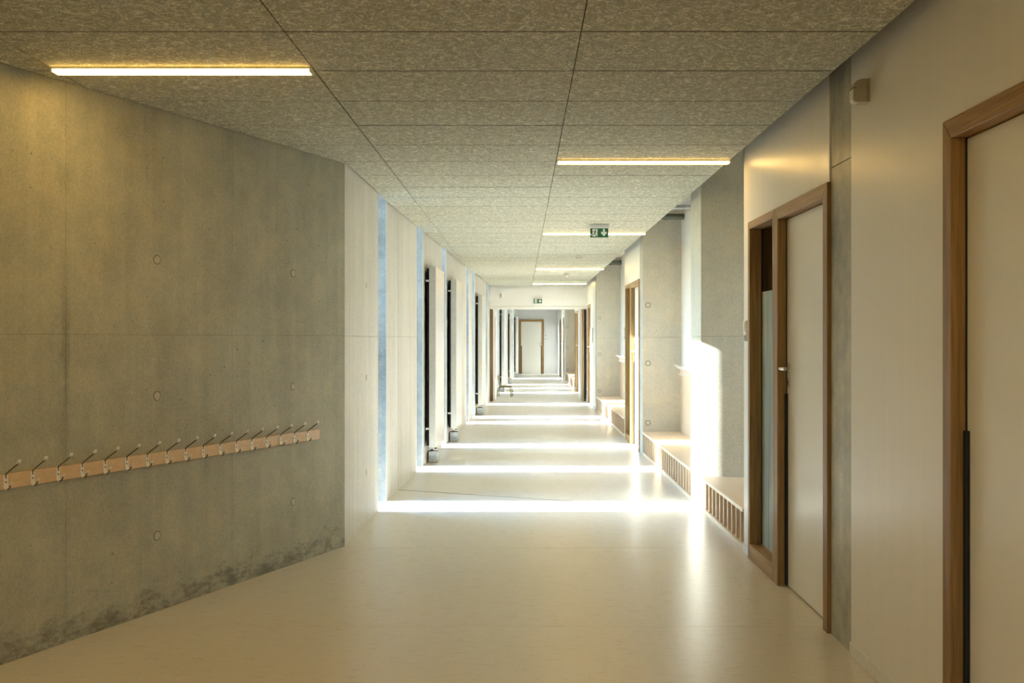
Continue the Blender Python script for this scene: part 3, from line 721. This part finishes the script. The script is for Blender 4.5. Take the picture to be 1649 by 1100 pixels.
# ------------------------------------------------------------------ exit signs
def stroke(m, pts, w, o, u, v, wv):
    for (a, b) in zip(pts[:-1], pts[1:]):
        a, b = Vector(a), Vector(b); d_ = (b-a).normalized(); n = Vector((-d_.y, d_.x))*w/2; e = d_*w*.25
        m.extrude([tuple(a-e-n), tuple(b+e-n), tuple(b+e+n), tuple(a-e+n)], o, u, v, wv)
def exit_sign(label, x, y, ztop, hang=True):
    t = thing('exit_sign', label, 'sign', (x, y, ztop), group='green emergency exit signs')
    hh = .045 if hang else .020; pw, ph = .098, .100
    if hang: MB().box((-.105, -.028, -hh), (.105, .028, -.0015)).build('housing', 'sign_housing', t, bevel=.004)
    else: MB().box((-.105, -.003, -hh), (.105, .05, 0)).build('housing', 'sign_housing', t, bevel=.004)
    yb = -.004
    pl = MB().box((-pw, yb, -hh-ph), (pw, yb+.008 if hang else .05, -hh-.0005)).build('sign_panel', 'sign_green', t, bevel=.001)
    o = Vector((-pw, yb-.0006, -hh-ph)); u, v, wv = (1, 0, 0), (0, 0, 1), Vector((0, -.0008, 0))
    m = MB().extrude([(.024, .012), (.078, .012), (.078, .092), (.024, .092)], o, u, v, wv)
    m.extrude([(.010, .026), (.0235, .026), (.0235, .036), (.010, .036)], o, u, v, wv)
    m.build('doorway_symbol', 'sign_white', pl)
    m = MB().extrude([(.138, .092), (.138, .056), (.118, .066), (.118, .046), (.148, .013), (.178, .046), (.178, .066), (.158, .056), (.158, .092)][::-1], o, u, v, wv)
    m.build('arrow', 'sign_white', pl)
    o2 = o+wv*1.4; m = MB()
    c = Vector((.057, .082)); m.extrude([(c.x+.0065*math.cos(k*math.pi/5), c.y+.0065*math.sin(k*math.pi/5)) for k in range(10)], o2, u, v, wv*.4)
    stroke(m, [(.055, .071), (.047, .046)], .012, o2, u, v, wv*.4)
    stroke(m, [(.053, .070), (.037, .067), (.034, .058)], .0055, o2, u, v, wv*.4)
    stroke(m, [(.055, .068), (.064, .057), (.075, .056)], .0055, o2, u, v, wv*.4)
    stroke(m, [(.048, .046), (.060, .034), (.066, .015)], .0075, o2, u, v, wv*.4)
    stroke(m, [(.046, .045), (.041, .031), (.022, .030)], .0070, o2, u, v, wv*.4)
    m.build('running_figure', 'sign_green', pl)
exit_sign('green exit sign hanging from the ceiling', (965-840)*10.8/1604, 10.8, H_CEIL)
exit_sign('green exit sign on the white wall above the doorway', (866.2-840)*23.55/1604, 23.55, 2.44, hang=False)

# ------------------------------------------------------------------ small wall and ceiling devices
def smoke_detector(label, x, y):
    t = thing('smoke_detector', label, 'smoke detector', (x, y, H_CEIL-.05), group='smoke detectors on the ceiling')
    MB().lathe([(.052, .049), (.055, .040), (.050, .032)], (0, 0, 0), (0, 0, 1), 24).build('base', 'detector_beige', t)
    MB().lathe([(.022, .000), (.034, .006), (.040, .018), (.042, .0318)], (0, 0, 0), (0, 0, 1), 24).build('sensor_head', 'detector_beige', t)
    MB().lathe([(.0405, .012), (.0412, .014), (.0405, .016)], (0, 0, 0), (0, 0, 1), 24).build('slot_ring', 'screw_dark', t)
smoke_detector('small smoke detector on the ceiling nearer than the other', (932-840)*14.9/1604, 14.9)
smoke_detector('small smoke detector on the ceiling nearest the doorway wall', (912-840)*19.0/1604, 19.0)
# motion sensor on the near wall
t = thing('motion_sensor', 'small beige motion sensor high on the nearest wall', 'sensor', (XR, 4.43, 2.575))
MB().box((-.012, -.03, -.052), (-.0005, .03, .052)).build('back_piece', 'beige_plastic', t, bevel=.002)
prof = [(-.0122, .052), (-.035, .052), (-.055, .045), (-.068, .034), (-.072, .010), (-.072, -.042), (-.066, -.050), (-.050, -.052), (-.0122, -.052)]
bd = MB().extrude(prof, (0, -.028, 0), (1, 0, 0), (0, 0, 1), (0, .056, 0)).build('body', 'beige_plastic', t, bevel=.003)
MB().extrude([(-.070, .008), (-.0745, .006), (-.0745, -.040), (-.066, -.0515), (-.050, -.0535), (-.050, -.051), (-.066, -.047), (-.070, -.038)][::-1], (0, -.022, 0), (1, 0, 0), (0, 0, 1), (0, .044, 0)).build('lens', 'white_plastic', bd)
MB().box((-.0735, -.0285, .011), (-.060, .0285, .013)).build('slot', 'screw_dark', bd)
# light switch at the corner by the first niche
t = thing('light_switch', 'white light switch beside the sidelight', 'switch', (XR, 6.835, 1.53))
MB().box((-.011, -.04, -.072), (-.0005, .04, .072)).build('plate', 'white_plastic', t, bevel=.003)
MB().box((-.016, -.03, -.005), (-.0112, .03, .062)).build('rocker', 'white_plastic', t, bevel=.002)
MB().box((-.017, -.034, -.068), (-.0112, .034, -.028)).build('socket', 'grey_plastic', t, bevel=.003)
t = thing('light_switch', 'pale switch panel beside the second sidelight', 'switch', (XR, 14.83, 1.56))
MB().box((-.011, -.04, -.09), (-.0005, .04, .09)).build('plate', 'grey_plastic', t, bevel=.003)
MB().box((-.015, -.03, -.04), (-.0112, .03, .04)).build('rocker', 'white_plastic', t, bevel=.002)
t = thing('wall_panel_strip', 'slim grey signal strip on the wall before the far door', 'panel', (XR, 21.55, 1.55))
MB().box((-.012, -.04, -.16), (-.0005, .04, .16)).build('plate', 'grey_plastic', t, bevel=.003)
MB().box((-.016, -.03, -.13), (-.0122, .03, .13)).build('cover', 'white_plastic', t, bevel=.002)
t = thing('wall_sounder', 'small beige alarm sounder on the wall above the doorway', 'alarm', ((807.5-840)*23.55/1604, Y_LINT, 2.50))
MB().box((-.045, -.012, -.06), (.045, -.0005, .06)).build('plate', 'white_plastic', t, bevel=.003)
MB().box((-.04, -.045, -.05), (.005, -.0122, .05)).build('sounder_head', 'beige_plastic', t, bevel=.006)
t = thing('room_switch', 'small white switch on the end wall beside the door', 'switch', (left(Y_END)+1.17, Y_END, 1.55))
MB().box((-.04, -.012, -.09), (.04, -.0005, .09)).build('plate', 'grey_plastic', t, bevel=.003)
MB().box((-.03, -.016, -.05), (.03, -.0122, .05)).build('rocker', 'white_plastic', t, bevel=.002)

# ------------------------------------------------------------------ ducts above the niches
def duct(label, y, z, r, x0, x1, mt):
    t = thing('ventilation_duct', label, 'duct', (x0, y, z))
    MB().tube([(0, 0, 0), (x1-x0, 0, 0)], r, 18).build('pipe', mt, t)
    for k in (.35, .8): MB().tube([((x1-x0)*k-.02, 0, 0), ((x1-x0)*k+.02, 0, 0)], r+.008, 18).build('collar', mt, t)
duct('galvanised pipe above the second niche', 11.9, 3.05, .028, .9, XN-.001, 'galvanised')
duct('dark duct above the end wall of the second niche', 12.45, 3.005, .036, .9, XN-.001, 'dark_duct')
duct('dark duct above the end wall of the third niche', 20.25, 3.03, .045, .9, XN-.001, 'dark_duct')

# ------------------------------------------------------------------ child's chair
t = thing('school_chair', "child's wooden chair on green steel tubes by the open door leaf", 'chair', (-.425, 25.55, 0), math.radians(-6))
MB().box((-.13, -.15, .262), (.165, .15, .274)).build('seat', 'oak_head_cross', t, bevel=.004, seg=2)
m = MB(); pts = [(-.178+.022*math.cos(a_*1.2), .16*a_) for a_ in [k/5-1 for k in range(11)]]
m.extrude([(x_, y_) for x_, y_ in pts]+[(x_+.010, y_) for x_, y_ in pts[::-1]], (0, 0, .46), (1, 0, 0), (0, 1, 0), (0, 0, .095))
m.build('backrest', 'oak_upright', t)
for s in (-1, 1):
    MB().tube([(-.185, s*.165, .012), (-.17, s*.16, .16), (-.15, s*.155, .235), (-.12, s*.15, .252), (.11, s*.15, .252), (.145, s*.155, .235), (.16, s*.16, .16), (.175, s*.165, .012)], .0125, 8).build('leg_frame', 'chair_green', t)
    MB().tube([(-.10, s*.14, .252), (-.125, s*.14, .30), (-.15, s*.14, .40), (-.17, s*.14, .53)], .0125, 8).build('back_post', 'chair_green', t)
    for x_ in (-.1855, .1755): MB().lathe([(.013, 0), (.013, .016), (.011, .020)], (x_, s*.165, 0), (0, 0, 1), 10).build('foot_cap', 'black_rubber_and_shade', t)
MB().tube([(-.10, -.15, .252), (-.10, .15, .252)], .008, 8).build('cross_bar', 'chair_green', t)
MB().tube([(.10, -.15, .252), (.10, .15, .252)], .008, 8).build('cross_bar', 'chair_green', t)
